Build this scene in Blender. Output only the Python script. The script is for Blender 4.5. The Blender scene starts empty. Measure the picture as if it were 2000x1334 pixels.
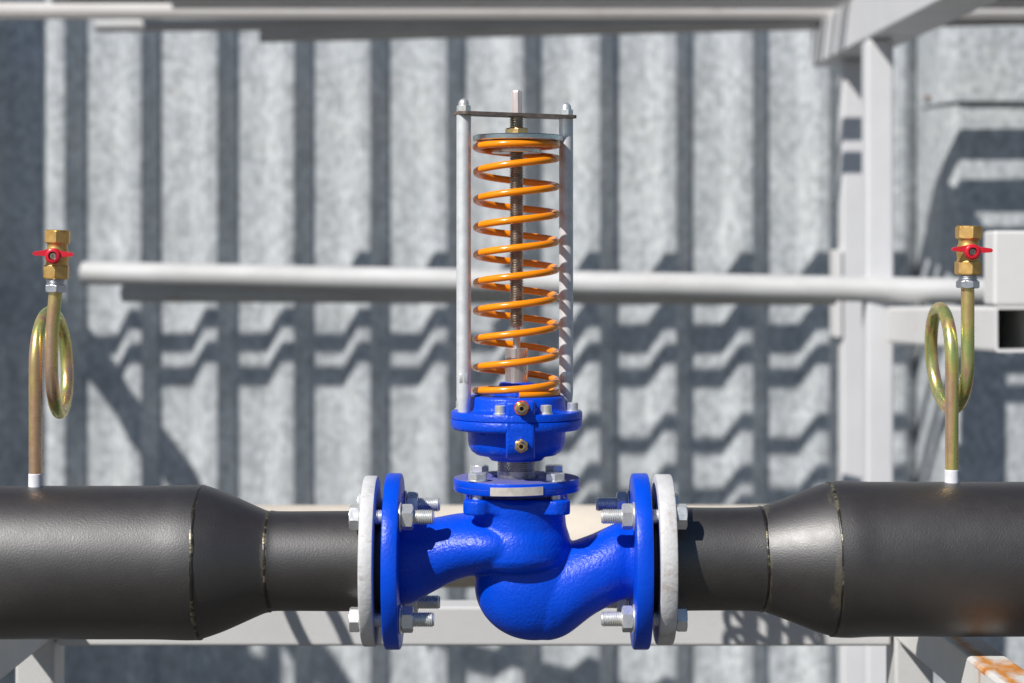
import bpy, bmesh, math, random
from mathutils import Vector, Matrix
random.seed(7)
R = math.radians
PI = math.pi

# ------------------------------------------------------------------ camera, sky, sun, exposure
F = 3889.0           # focal length in photo pixels (70 mm on a 36 mm sensor, 2000 px wide)
D0 = 2.1156          # camera to pipe axis, metres
H = 1.55             # camera height above the ground
CX, CY = 1005.0, 510.0   # where the level line of sight meets the photograph
S = D0 / F           # metres per photo pixel in the plane of the pipe axis (y = 0)
scene = bpy.context.scene
cam = bpy.data.cameras.new('camera')
camo = bpy.data.objects.new('camera', cam)
scene.collection.objects.link(camo)
camo.location = (0, -D0, H)
camo.rotation_euler = (R(90), 0, 0)
cam.sensor_width = 36; cam.lens = 36 * F / 2000
cam.shift_x = (1000 - CX) / 2000
cam.shift_y = -(667 - CY) / 2000
cam.clip_start = 0.05; cam.clip_end = 4000
cam.dof.use_dof = True; cam.dof.focus_distance = D0 - 0.045; cam.dof.aperture_fstop = 4.5
scene.camera = camo

LDIR = Vector((0.95, 1.0, -1.25)).normalized()      # direction sunlight travels
world = bpy.data.worlds.new('World'); scene.world = world; world.use_nodes = True
wn = world.node_tree
sky = wn.nodes.new('ShaderNodeTexSky'); sky.sky_type = 'NISHITA'; sky.sun_disc = False
sky.sun_elevation = math.asin(-LDIR.z)
sky.sun_rotation = math.atan2(-LDIR.x, -LDIR.y) % (2 * PI)
sky.air_density = 1.0; sky.dust_density = 0.3; sky.altitude = 100; sky.ozone_density = 4.0
bg = wn.nodes['Background']; bg.inputs['Strength'].default_value = 0.060
wn.links.new(sky.outputs[0], bg.inputs['Color'])
sl = bpy.data.lights.new('sun', 'SUN'); sl.energy = 4.9; sl.angle = R(0.53); sl.color = (1.0, 0.965, 0.925)
so = bpy.data.objects.new('sun', sl); scene.collection.objects.link(so)
so.rotation_euler = LDIR.to_track_quat('-Z', 'Y').to_euler(); so.location = (-4, -5, 7)
vs = scene.view_settings
vs.view_transform = 'Standard'; vs.look = 'None'; vs.gamma = 1.0; vs.exposure = 0.04; vs.use_curve_mapping = False
scene.render.engine = 'CYCLES'

# ------------------------------------------------------------------ helpers
C = scene.collection
def U(px): return (px - CX) * S                      # photo column -> x in the axis plane
def V(py): return H - (py - CY) * S                  # photo row -> z in the axis plane
def W(px, py, D): return Vector(((px - CX) * D / F, D - D0, H - (py - CY) * D / F))

def obj(name, bm, mat, parent=None, smooth=True, angle=35, world_to=None):
    me = bpy.data.meshes.new(name)
    bmesh.ops.recalc_face_normals(bm, faces=bm.faces)
    bm.to_mesh(me); bm.free()
    if mat: me.materials.append(mat)
    if mat is not None and mat.name.startswith('white_') and 'flange' not in mat.name: angle = 12
    if smooth:
        me.polygons.foreach_set('use_smooth', [True] * len(me.polygons))
        me.set_sharp_from_angle(angle=R(angle))
    o = bpy.data.objects.new(name, me); C.objects.link(o)
    if parent is not None:
        o.parent = parent
        off = Vector((0, 0, 0)); q = parent
        while q is not None: off += q.location; q = q.parent
        o.matrix_local = Matrix.Translation(-off)     # geometry is written in world coordinates
    return o
def tag(o, label, cat=None, group=None, kind=None):
    if label: o['label'] = label
    if cat: o['category'] = cat
    if group: o['group'] = group
    if kind: o['kind'] = kind
    return o
def thing(name, loc, label, cat, group=None):
    o = bpy.data.objects.new(name, None); C.objects.link(o); o.location = loc
    o.empty_display_size = 0.05
    return tag(o, label, cat, group)
def copy_tree(o, parent=None):
    c = o.copy(); C.objects.link(c); c.parent = parent
    for ch in list(o.children): copy_tree(ch, c)
    return c

def frame_for(axis):
    a = Vector(axis).normalized()
    t = Vector((0, 0, 1)) if abs(a.z) < 0.9 else Vector((1, 0, 0))
    u = t.cross(a).normalized(); v = a.cross(u)
    return a, u, v
def lathe(bm, org, axis, prof, n=48, capa=True, capb=True, phase=0.0):
    """prof: list of (distance along the axis, radius)"""
    a, u, v = frame_for(axis); org = Vector(org); rings = []
    for (d, r) in prof:
        if r <= 1e-7: rings.append([bm.verts.new(org + a * d)])
        else:
            rings.append([bm.verts.new(org + a * d + (u * math.cos(2*PI*k/n+phase) + v * math.sin(2*PI*k/n+phase)) * r) for k in range(n)])
    for A, B in zip(rings, rings[1:]):
        if len(A) == 1 and len(B) == 1: continue
        for k in range(n):
            k2 = (k + 1) % n
            if len(A) == 1: bm.faces.new((A[0], B[k], B[k2]))
            elif len(B) == 1: bm.faces.new((A[k], A[k2], B[0]))
            else: bm.faces.new((A[k], A[k2], B[k2], B[k]))
    if capa and len(rings[0]) > 1: bm.faces.new(rings[0][::-1])
    if capb and len(rings[-1]) > 1: bm.faces.new(rings[-1])
def cyl_prof(d0, d1, r, b=0.0):
    if b <= 0: return [(d0, r), (d1, r)]
    s = 1 if d1 > d0 else -1
    return [(d0, r - b), (d0 + s*b*0.3, r - b*0.3), (d0 + s*b, r), (d1 - s*b, r), (d1 - s*b*0.3, r - b*0.3), (d1, r - b)]
def tube(bm, pts, r, n=16, cap=True):
    """pts: list of Vectors; r: radius or list"""
    pts = [Vector(p) for p in pts]; m = len(pts)
    rr = r if isinstance(r, (list, tuple)) else [r] * m
    T = []
    for i in range(m):
        a = pts[min(i+1, m-1)] - pts[max(i-1, 0)]
        T.append(a.normalized())
    _, u, v = frame_for(T[0]); rings = []
    for i in range(m):
        u = (u - T[i] * u.dot(T[i])).normalized(); v = T[i].cross(u)
        rings.append([bm.verts.new(pts[i] + (u * math.cos(2*PI*k/n) + v * math.sin(2*PI*k/n)) * rr[i]) for k in range(n)])
    for A, B in zip(rings, rings[1:]):
        for k in range(n):
            k2 = (k+1) % n; bm.faces.new((A[k], A[k2], B[k2], B[k]))
    if cap: bm.faces.new(rings[0][::-1]); bm.faces.new(rings[-1])
def box(bm, x0, x1, y0, y1, z0, z1, bev=0.0, M=None, seg=2):
    vs_ = [bm.verts.new((x, y, z)) for x in (x0, x1) for y in (y0, y1) for z in (z0, z1)]
    fs = [(0,1,3,2),(4,6,7,5),(0,4,5,1),(2,3,7,6),(0,2,6,4),(1,5,7,3)]
    faces = [bm.faces.new([vs_[i] for i in f]) for f in fs]
    if bev > 0:
        es = list({e for f in faces for e in f.edges})
        res = bmesh.ops.bevel(bm, geom=es, offset=bev, segments=seg, profile=0.5, affect='EDGES')
        vs_ = list({v for f in res['faces'] for v in f.verts} | {v for v in vs_ if v.is_valid})
    if M is not None:
        for v in vs_: v.co = M @ v.co
def bar(bm, p0, p1, w, h, bev=0.003, hollow=0.0, up=Vector((0,0,1))):
    """square tube from p0 to p1 (centre line); hollow = wall thickness, open at the p1 end"""
    p0 = Vector(p0); p1 = Vector(p1); a = (p1 - p0); L = a.length; a.normalize()
    s = a.cross(up).normalized(); u = s.cross(a)
    M = Matrix((s, a, u)).transposed().to_4x4(); M.translation = p0
    if not hollow:
        box(bm, -w/2, w/2, 0, L, -h/2, h/2, bev, M); return
    def ring(y, ww, hh, b):
        P = []
        for sx, sz in ((1,1),(-1,1),(-1,-1),(1,-1)):
            cx, cz = sx*(ww/2-b), sz*(hh/2-b); a0 = math.atan2(sz, sx)
            for k in (-1, 0, 1):
                P.append(bm.verts.new(M @ Vector((cx + b*math.cos(a0+k*PI/4), y, cz + b*math.sin(a0+k*PI/4)))))
        return P
    r0 = ring(0, w, h, 0.006); r1 = ring(L, w, h, 0.006); t = hollow
    r2 = ring(L, w-2*t, h-2*t, 0.003); r3 = ring(0.02, w-2*t, h-2*t, 0.003)
    for A, B in ((r0, r1), (r1, r2), (r2, r3)):
        for k in range(12):
            k2 = (k+1) % 12; bm.faces.new((A[k], A[k2], B[k2], B[k]))
    bm.faces.new(r0[::-1]); bm.faces.new(r3)
def hexprism(bm, org, axis, d0, d1, rc, phase=0.0, ch=0.12, bore=0.0):
    """chamfered hexagon: six corners, the end faces rounded off like a real nut"""
    a, u, v = frame_for(axis); org = Vector(org); n = 48; rings = []
    ap = rc * math.cos(PI/6)
    def hr(t):
        t = (t + PI/6) % (PI/3) - PI/6
        return ap / math.cos(t)
    L = d1 - d0
    rcut = ap * 0.985
    def rad(d, t):
        e = min(d - d0, d1 - d)
        lim = rcut + e / math.tan(R(28))
        return min(hr(t), lim)
    for f in (0, .05, .1, .16, .25, .5, .75, .84, .9, .95, 1.0):
        d = d0 + L * f
        rings.append([bm.verts.new(org + a*d + (u*math.cos(2*PI*k/n+phase) + v*math.sin(2*PI*k/n+phase)) * rad(d, 2*PI*k/n + PI/6)) for k in range(n)])
    for A, B in zip(rings, rings[1:]):
        for k in range(n):
            k2 = (k+1) % n; bm.faces.new((A[k], A[k2], B[k2], B[k]))
    bm.faces.new(rings[0][::-1]); bm.faces.new(rings[-1])
def thread_prof(d0, d1, r, pitch, depth):
    P = [(d0, r - depth)]; n = max(1, int(round(abs(d1 - d0) / pitch))); st = (d1 - d0) / n
    for i in range(n):
        d = d0 + st * i
        P += [(d + st*0.1, r - depth), (d + st*0.42, r), (d + st*0.62, r), (d + st*0.95, r - depth)]
    P.append((d1, r - depth)); return P
def remeshed(name, bm, mat, parent, voxel, smooth_it, fac=0.5):
    o = obj('tmp', bm, None)
    m = o.modifiers.new('r', 'REMESH'); m.mode = 'VOXEL'; m.voxel_size = voxel; m.use_smooth_shade = True
    s = o.modifiers.new('s', 'SMOOTH'); s.factor = fac; s.iterations = smooth_it
    dg = bpy.context.evaluated_depsgraph_get(); dg.update()
    me = bpy.data.meshes.new_from_object(o.evaluated_get(dg)); me.name = name
    bpy.data.objects.remove(o)
    me.materials.clear(); me.materials.append(mat)
    me.polygons.foreach_set('use_smooth', [True] * len(me.polygons))
    r = bpy.data.objects.new(name, me); C.objects.link(r); r.parent = parent
    r.matrix_local = Matrix.Translation(-parent.location)
    return r

# ------------------------------------------------------------------ materials
class Mat:
    def __init__(s, name):
        s.m = bpy.data.materials.new(name); s.m.use_nodes = True
        s.t = s.m.node_tree; s.b = s.t.nodes['Principled BSDF']; s.co = None
    def n(s, typ, **kw):
        x = s.t.nodes.new(typ)
        for k, v in kw.items(): setattr(x, k, v)
        return x
    def l(s, a, b): s.t.links.new(a, b)
    def coord(s, scale=(1, 1, 1)):
        if s.co is None: s.co = s.n('ShaderNodeNewGeometry')
        mp = s.n('ShaderNodeMapping'); mp.inputs['Scale'].default_value = scale
        s.l(s.co.outputs['Position'], mp.inputs['Vector']); return mp.outputs[0]
    def noise(s, scale, detail=4, rough=0.55, stretch=(1, 1, 1), dist=0.0):
        x = s.n('ShaderNodeTexNoise'); x.inputs['Scale'].default_value = scale
        x.inputs['Detail'].default_value = detail; x.inputs['Roughness'].default_value = rough
        x.inputs['Distortion'].default_value = dist
        s.l(s.coord(stretch), x.inputs['Vector']); return x.outputs['Fac']
    def ramp(s, fac, stops, interp='LINEAR'):
        r = s.n('ShaderNodeValToRGB'); r.color_ramp.interpolation = interp
        e = r.color_ramp.elements
        while len(e) < len(stops): e.new(0.5)
        for k, (p, c) in enumerate(stops):
            e[k].position = p; e[k].color = (c, c, c, 1) if isinstance(c, (int, float)) else (*c, 1)
        s.l(fac, r.inputs['Fac']); return r.outputs['Color']
    def mix(s, fac, a, b, blend='MIX'):
        x = s.n('ShaderNodeMix', data_type='RGBA', blend_type=blend)
        for k, v in ((0, fac), (6, a), (7, b)):
            if isinstance(v, (int, float)): x.inputs[k].default_value = v
            elif isinstance(v, tuple): x.inputs[k].default_value = (*v, 1)
            else: s.l(v, x.inputs[k])
        return x.outputs[2]
    def math(s, op, a, b=0.5):
        x = s.n('ShaderNodeMath', operation=op)
        for k, v in ((0, a), (1, b)):
            if isinstance(v, (int, float)): x.inputs[k].default_value = v
            else: s.l(v, x.inputs[k])
        return x.outputs[0]
    def set(s, **kw):
        for k, v in kw.items():
            i = s.b.inputs[{'base': 'Base Color', 'metal': 'Metallic', 'rough': 'Roughness', 'coat': 'Coat Weight',
                            'coatr': 'Coat Roughness', 'spec': 'Specular IOR Level'}[k]]
            if isinstance(v, tuple): i.default_value = (*v, 1)
            elif isinstance(v, (int, float)): i.default_value = v
            else: s.l(v, i)
        return s
    def bump(s, h, strength=0.3, dist=0.001):
        x = s.n('ShaderNodeBump'); x.inputs['Strength'].default_value = strength; x.inputs['Distance'].default_value = dist
        s.l(h, x.inputs['Height'])
        prev = s.b.inputs['Normal'].links
        if prev: s.l(prev[0].from_socket, x.inputs['Normal'])
        s.l(x.outputs[0], s.b.inputs['Normal']); return s

def blue(name, cast=1.0, dusty=False):
    m = Mat(name)
    c = m.ramp(m.noise(18, 3), [(0.3, (0.0, 0.056, 0.58)), (0.7, (0.0, 0.072, 0.69))])
    chips = m.ramp(m.noise(120, 5, 0.7), [(0.70, 0.0), (0.735, 1.0)])
    c = m.mix(m.math('MULTIPLY', chips, 0.3), c, (0.04, 0.12, 0.85))
    if dusty:
        g = m.n('ShaderNodeSeparateXYZ'); m.l(m.co.outputs['Normal'], g.inputs[0])
        up = m.ramp(g.outputs[2], [(0.75, 0.0), (0.95, 1.0)])
        dn = m.ramp(m.noise(60, 5, 0.6), [(0.25, 0.45), (0.7, 0.85)])
        c = m.mix(m.math('MULTIPLY', up, dn), c, (0.20, 0.18, 0.24))
        m.set(rough=m.mix(up, (0.34, 0.34, 0.34), (0.7, 0.7, 0.7)))
    else: m.set(rough=m.ramp(m.noise(40, 3), [(0.3, 0.30), (0.7, 0.42)]))
    m.set(base=c, spec=0.32)
    m.bump(m.noise(300, 2, 0.55), 0.58 * cast, 0.0012)
    m.bump(m.noise(60, 2, 0.5), 0.25 * cast, 0.002)
    return m.m
M_blue = blue('blue_cast_paint'); M_blue_flat = blue('blue_machined_paint', 0.55); M_blue_dusty = blue('blue_dusty_paint', 0.45, True)

def mk_zinc():
    m = Mat('zinc_plated_steel')
    c = m.ramp(m.noise(45, 4), [(0.3, (0.66, 0.69, 0.70)), (0.55, (0.82, 0.82, 0.80)), (0.78, (0.76, 0.70, 0.56))])
    m.set(base=c, metal=0.68, rough=m.ramp(m.noise(160, 4), [(0.3, 0.26), (0.7, 0.42)]))
    m.bump(m.noise(260, 3), 0.15, 0.0006); return m.m
M_zinc = mk_zinc()
def mk_galv_rod():
    m = Mat('galvanised_rod')
    c = m.ramp(m.noise(70, 5, 0.65), [(0.3, (0.62, 0.63, 0.63)), (0.7, (0.80, 0.81, 0.81))])
    m.set(base=c, metal=0.3, rough=m.ramp(m.noise(90, 4), [(0.3, 0.38), (0.7, 0.55)]))
    m.bump(m.noise(300, 4, 0.6, (1, 1, .25)), 0.2, 0.0006); return m.m
M_rod = mk_galv_rod()
def mk_steel(name, c0, c1, r0, r1, stretch=(1, 1, 1), sc=120, metal=1.0):
    m = Mat(name)
    m.set(base=m.ramp(m.noise(sc, 4, 0.6, stretch), [(0.3, c0), (0.7, c1)]), metal=metal,
          rough=m.ramp(m.noise(sc*1.5, 3, 0.6, stretch), [(0.3, r0), (0.7, r1)])); return m.m
M_thread = mk_steel('oiled_thread_steel', (0.30, 0.25, 0.20), (0.58, 0.50, 0.42), 0.28, 0.42)
M_turned = mk_steel('turned_steel', (0.56, 0.50, 0.48), (0.86, 0.78, 0.75), 0.22, 0.34, (4, 4, 0.1), metal=0.82)
M_bright = mk_steel('bright_spindle_steel', (0.62, 0.53, 0.50), (0.82, 0.74, 0.70), 0.3, 0.42, (1, 1, 0.2), metal=0.4)
M_neck = mk_steel('oiled_neck_steel', (0.36, 0.34, 0.34), (0.58, 0.54, 0.52), 0.25, 0.4, metal=0.85)
M_disc = mk_steel('spring_plate_steel', (0.50, 0.54, 0.56), (0.72, 0.74, 0.74), 0.18, 0.3, (1, 1, 4))
M_plate = mk_steel('cut_plate_steel', (0.16, 0.12, 0.10), (0.30, 0.24, 0.20), 0.45, 0.65, metal=0.6)
M_tagp = mk_steel('aluminium_tag', (0.55, 0.50, 0.45), (0.72, 0.66, 0.60), 0.42, 0.6, metal=0.35)
M_brass = mk_steel('brass', (0.74, 0.46, 0.16), (0.90, 0.64, 0.30), 0.28, 0.42)
M_brass_dull = mk_steel('sandblasted_brass', (0.66, 0.38, 0.11), (0.86, 0.55, 0.20), 0.34, 0.52, sc=80, metal=0.8)
M_ali = mk_steel('white_metal_ferrule', (0.62, 0.63, 0.65), (0.80, 0.80, 0.82), 0.3, 0.45)
def simple(name, c, rough, metal=0.0, coat=0.0, var=0.12, sc=50, bump=0.0, bsc=300):
    m = Mat(name)
    lo = tuple(x * (1 - var) for x in c); hi = tuple(min(1, x * (1 + var)) for x in c)
    m.set(base=m.ramp(m.noise(sc, 4), [(0.3, lo), (0.7, hi)]), rough=rough, metal=metal, coat=coat, coatr=0.06)
    if bump: m.bump(m.noise(bsc, 3), bump, 0.001)
    return m.m
M_orange = simple('orange_spring_enamel', (1.0, 0.29, 0.0), 0.25, coat=0.3, var=0.05, sc=20)
M_red = simple('red_handle_paint', (0.62, 0.012, 0.030), 0.3, coat=0.3, var=0.06)
M_black = simple('black_rubber_and_bore_shade', (0.012, 0.012, 0.012), 0.5)
M_seal = simple('red_sealant', (0.50, 0.05, 0.03), 0.5)
M_primer = simple('white_primer_paint', (0.72, 0.72, 0.74), 0.55, var=0.08, sc=150)
def mk_siphon():
    m = Mat('yellow_passivated_steel')
    f = m.noise(46, 2, 0.5, (1, 1, 0.12), 0.4)
    c = m.ramp(f, [(0.28, (0.62, 0.48, 0.36)), (0.40, (0.74, 0.46, 0.26)), (0.48, (0.80, 0.66, 0.22)), (0.57, (0.46, 0.56, 0.20)), (0.64, (0.74, 0.60, 0.28)), (0.74, (0.66, 0.38, 0.34))])
    m.set(base=c, metal=0.75, rough=m.ramp(m.noise(120, 4), [(0.3, 0.22), (0.7, 0.38)]))
    m.bump(m.noise(200, 4), 0.12, 0.0006); return m.m
M_siphon = mk_siphon()
def mk_pipe():
    m = Mat('dark_primer_pipe_paint')
    c = m.ramp(m.noise(7, 5, 0.6), [(0.3, (0.012, 0.0088, 0.0070)), (0.7, (0.019, 0.0145, 0.012))])
    d = m.ramp(m.noise(420, 2), [(0.66, 0.0), (0.74, 1.0)])
    c = m.mix(m.math('MULTIPLY', d, 0.25), c, (0.07, 0.06, 0.05))
    px_ = m.n('ShaderNodeSeparateXYZ'); m.l(m.co.outputs['Position'], px_.inputs[0])
    tot = None
    for (wx, ww) in ((395, 9), (526, 16), (1491, 13), (1620, 20)):
        d = m.math('ABSOLUTE', m.math('SUBTRACT', px_.outputs[0], U(wx)))
        k = m.math('SUBTRACT', 1.0, m.math('DIVIDE', d, ww * S))
        tot = k if tot is None else m.math('MAXIMUM', tot, k)
    sm = m.math('ADD', tot, m.math('MULTIPLY', m.math('SUBTRACT', m.noise(17, 5, 0.7, (2.5, 1, 1)), 0.56), 4.5))
    c = m.mix(m.ramp(sm, [(0.45, 0.0), (0.75, 0.55)]), c, (0.085, 0.070, 0.040))
    m.set(base=c, rough=m.ramp(m.noise(60, 4), [(0.3, 0.46), (0.7, 0.54)]), spec=1.0, coat=0.75, coatr=0.46)
    m.bump(m.noise(560, 2, 0.5), 0.36, 0.0007); return m.m
M_pipe = mk_pipe()
def mk_weld():
    m = Mat('brushed_weld_seam')
    f = m.noise(24, 4, 0.7, (0.5, 1, 1))
    c = m.ramp(f, [(0.46, (0.013, 0.010, 0.009)), (0.54, (0.035, 0.030, 0.022)), (0.59, (0.20, 0.18, 0.12)), (0.64, (0.04, 0.034, 0.026)), (0.68, (0.013, 0.010, 0.009))])
    m.set(base=c, metal=m.ramp(f, [(0.48, 0.0), (0.56, 0.7), (0.64, 0.0)]), rough=0.34)
    m.bump(m.noise(240, 4, 0.65), 0.35, 0.0010); return m.m
M_weld = mk_weld()
def mk_weldstain():
    m = Mat('brown_weld_stain')
    m.set(base=m.ramp(m.noise(60, 4), [(0.3, (0.05, 0.042, 0.03)), (0.7, (0.10, 0.08, 0.05))]), rough=0.6); return m.m
def white_rust(name, base=(0.60, 0.60, 0.59), rust=0.5, sc=5.0, dirt=0.25, topmost=False):
    m = Mat(name)
    c = m.ramp(m.noise(9, 5, 0.6), [(0.25, tuple(x * (1 - dirt*0.35) for x in base)), (0.7, base)])
    sp = m.ramp(m.noise(160, 4, 0.7), [(0.66, 0.0), (0.74, 1.0)])
    c = m.mix(m.math('MULTIPLY', sp, dirt), c, (0.30, 0.27, 0.25))
    f = m.noise(sc, 6, 0.68)
    lo = 0.72 - 0.22 * rust
    k = m.ramp(f, [(lo, 0.0), (lo + 0.13, 1.0)])
    if topmost:
        g = m.n('ShaderNodeSeparateXYZ'); m.l(m.co.outputs['Normal'], g.inputs[0])
        k = m.math('MULTIPLY', k, m.ramp(g.outputs[2], [(0.1, 0.16), (0.6, 1.0)]))
    rc = m.ramp(m.noise(70, 5, 0.7), [(0.3, (0.38, 0.11, 0.025)), (0.7, (0.66, 0.27, 0.06))])
    c = m.mix(k, c, rc)
    m.set(base=c, rough=m.mix(k, (0.48, 0.48, 0.48), (0.8, 0.8, 0.8)))
    m.bump(m.noise(220, 4), 0.2, 0.001); return m.m
M_frame = white_rust('white_frame_paint', rust=0.18, dirt=0.3)
def mk_rust_beam():
    m = Mat('white_beam_paint_with_rust')
    c = m.ramp(m.noise(9, 5, 0.6), [(0.25, (0.62, 0.60, 0.56)), (0.7, (0.72, 0.71, 0.68))])
    p = m.n('ShaderNodeSeparateXYZ'); m.l(m.co.outputs['Position'], p.inputs[0])
    g = m.n('ShaderNodeSeparateXYZ'); m.l(m.co.outputs['Normal'], g.inputs[0])
    nz = m.noise(30, 5, 0.65)
    def band(val, c0, w):
        return m.math('SUBTRACT', 1.0, m.math('DIVIDE', m.math('ABSOLUTE', m.math('SUBTRACT', val, c0)), w))
    # seam along the upper left edge, with one heavy patch that runs across the top and drips down the side
    edge_x = m.math('ADD', 0.4795, m.math('MULTIPLY', m.math('SUBTRACT', 0.33, p.outputs[1]), 0.0237))
    e = m.math('MULTIPLY', band(p.outputs[0], edge_x, 0.016), m.ramp(p.outputs[2], [(0.0, 0.0), (1.0, 1.0)]))
    zz = m.math('SUBTRACT', p.outputs[2], H - 0.4145)
    top = m.math('GREATER_THAN', zz, -0.006)
    e = m.math('MULTIPLY', band(p.outputs[0], edge_x, 0.014), top)
    pat = m.math('MULTIPLY', band(p.outputs[1], -0.085, 0.05), top)
    drip = m.math('MULTIPLY', band(p.outputs[1], -0.075, 0.012), m.math('ADD', 1.0, m.math('DIVIDE', zz, 0.05)))
    k = m.math('MAXIMUM', m.math('MAXIMUM', e, pat), drip)
    k = m.math('ADD', k, m.math('MULTIPLY', m.math('SUBTRACT', nz, 0.55), 1.6))
    k = m.ramp(k, [(0.2, 0.0), (0.75, 1.0)])
    rc = m.ramp(m.noise(70, 5, 0.7), [(0.3, (0.50, 0.16, 0.02)), (0.7, (0.72, 0.32, 0.06))])
    c = m.mix(k, c, rc)
    m.set(base=c, rough=0.6); m.bump(m.noise(220, 4), 0.2, 0.001); return m.m
M_frame_r = mk_rust_beam()
M_rack = white_rust('white_rack_paint', (0.70, 0.70, 0.71), rust=0.28, sc=9.0)
M_rack_r = white_rust('white_rack_paint_worn', (0.74, 0.73, 0.71), rust=0.42, sc=11.0)
def mk_edge():
    m = Mat('rusty_cut_edge')
    m.set(base=m.ramp(m.noise(60, 5, 0.7), [(0.35, (0.34, 0.11, 0.03)), (0.6, (0.60, 0.50, 0.40))]), rough=0.8); return m.m
M_edge = mk_edge()
def mk_wflange():
    m = Mat('white_flange_paint')
    c = m.ramp(m.noise(26, 5, 0.6), [(0.25, (0.48, 0.47, 0.46)), (0.65, (0.66, 0.66, 0.66))])
    k = m.ramp(m.noise(48, 6, 0.75, (0.6, 1, 1)), [(0.555, 0.0), (0.66, 1.0)])
    c = m.mix(m.math('MULTIPLY', k, 0.6), c, (0.36, 0.29, 0.24))
    m.set(base=c, rough=0.52); m.bump(m.noise(150, 5, 0.6), 0.5, 0.0014); return m.m
M_wflange = mk_wflange()
def mk_wall():
    m = Mat('galvanised_sheet')
    v = m.n('ShaderNodeTexVoronoi'); v.inputs['Scale'].default_value = 85; m.l(m.coord((1, 1, 0.7)), v.inputs['Vector'])
    sx = m.n('ShaderNodeSeparateColor'); m.l(v.outputs['Color'], sx.inputs[0])
    a = m.ramp(sx.outputs[0], [(0.0, 0.62), (1.0, 1.06)])
    c = m.ramp(m.noise(9, 6, 0.7, (1, 1, 0.6)), [(0.3, (0.49, 0.525, 0.545)), (0.7, (0.66, 0.685, 0.695))])
    c = m.mix(1.0, c, a, 'MULTIPLY')
    c = m.mix(m.ramp(m.noise(38, 4, 0.65), [(0.35, 0.38), (0.6, 0.0)]), c, (0.34, 0.375, 0.40))
    st = m.ramp(m.noise(30, 4, 0.7), [(0.56, 0.0), (0.74, 0.6)])
    c = m.mix(st, c, (0.70, 0.69, 0.66))
    m.set(base=c, metal=0.10, rough=m.ramp(sx.outputs[1], [(0.0, 0.45), (1.0, 0.62)]))
    m.bump(m.noise(40, 3), 0.12, 0.002); return m.m
M_wall = mk_wall()
def mk_tube(name, c0, c1):
    m = Mat(name)
    c = m.ramp(m.noise(16, 5, 0.65, (0.25, 1, 1)), [(0.3, c0), (0.7, c1)])
    k = m.ramp(m.noise(22, 5, 0.7, (0.4, 1, 1)), [(0.62, 0.0), (0.74, 0.55)])
    c = m.mix(k, c, (0.36, 0.22, 0.12))
    m.set(base=c, metal=0.05, rough=0.62); return m.m
M_tube = mk_tube('weathered_galvanised_tube', (0.43, 0.43, 0.42), (0.58, 0.58, 0.575))
M_tube_w = mk_tube('pale_painted_tube', (0.66, 0.62, 0.58), (0.78, 0.76, 0.73))
M_tan = simple('beige_pipe_paint', (0.61, 0.545, 0.455), 0.6, var=0.12, sc=9)
def mk_ground():
    m = Mat('dusty_concrete_ground')
    c = m.ramp(m.noise(1.3, 6, 0.6), [(0.3, (0.070, 0.065, 0.058)), (0.7, (0.105, 0.098, 0.088))])
    m.set(base=c, rough=0.9); m.bump(m.noise(40, 5), 0.4, 0.01); return m.m
M_ground = mk_ground()

# ------------------------------------------------------------------ ground
bm = bmesh.new()
vsq = [bm.verts.new(p) for p in ((-1500, -1500, 0), (1500, -1500, 0), (1500, 1500, 0), (-1500, 1500, 0))]
bm.faces.new(vsq)
tag(obj('ground', bm, M_ground, smooth=False), None, kind='structure')

# ------------------------------------------------------------------ corrugated wall
DW = 5.0; YW = DW - D0; PER = 0.1902; DEP = 0.051
def zrel(z): return H + z
XR0 = (1200 - CX) * DW / F                      # a trough starts here
def corr_points(i0, i1):
    P = []
    for i in range(i0, i1):
        x = XR0 + i * PER
        P += [(x, 0), (x + 0.080, 0), (x + 0.122, -DEP), (x + 0.152, -DEP)]
    P.append((XR0 + i1 * PER, 0)); return P
def sheet(name, P, yoff, z0, z1, parent, th=0.0012):
    bm = bmesh.new(); n = len(P)
    # small rolled bends at each fold
    Q = []
    for k, (x, y) in enumerate(P):
        if 0 < k < n - 1:
            a = Vector(P[k-1]); b = Vector((x, y)); c = Vector(P[k+1])
            r = 0.006
            Q.append(tuple(b + (a-b).normalized()*r)); Q.append(tuple(b + ((a-b).normalized() + (c-b).normalized())*r*0.18)); Q.append(tuple(b + (c-b).normalized()*r))
        else: Q.append((x, y))
    rows = []
    for dy in (0, th):
        for z in (z0, z1):
            rows.append([bm.verts.new((x, YW + yoff + y + dy, z)) for x, y in Q])
    a, b, c, d = rows; m = len(Q)
    for k in range(m - 1):
        bm.faces.new((a[k], a[k+1], b[k+1], b[k])); bm.faces.new((c[k+1], c[k], d[k], d[k+1]))
        bm.faces.new((a[k+1], a[k], c[k], c[k+1])); bm.faces.new((b[k], b[k+1], d[k+1], d[k]))
    bm.faces.new((a[0], b[0], d[0], c[0])); bm.faces.new((b[-1], a[-1], c[-1], d[-1]))
    return obj(name, bm, M_wall, parent, angle=14)
wall = thing('corrugated_wall', (0, YW, 0), 'tall wall of galvanised corrugated metal sheets behind the pipework', 'wall')
WTOP = 3.1
for j, i0 in enumerate((-18, -12, -6, 0)):
    i1 = min(i0 + 6, 4)
    if i0 < 0: i1 = i0 + 6
    sheet('sheet', corr_points(i0, i1), 0.0035 * (j % 2), 0.05, WTOP, wall)
XE = XR0 + 4 * PER                               # where the folded end panel starts
xf = lambda px: (px - CX) * DW / F
def wp(px, D): return ((px - CX) * D / F, D - DW)
lowP = [(XE, 0), wp(1790, 4.985), wp(1838, 4.79), wp(1874, 4.72), (1.75, -0.28), (1.95, 0), (2.4, 0)]
sheet('sheet', lowP, 0.003, 0.05, WTOP, wall)
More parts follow.
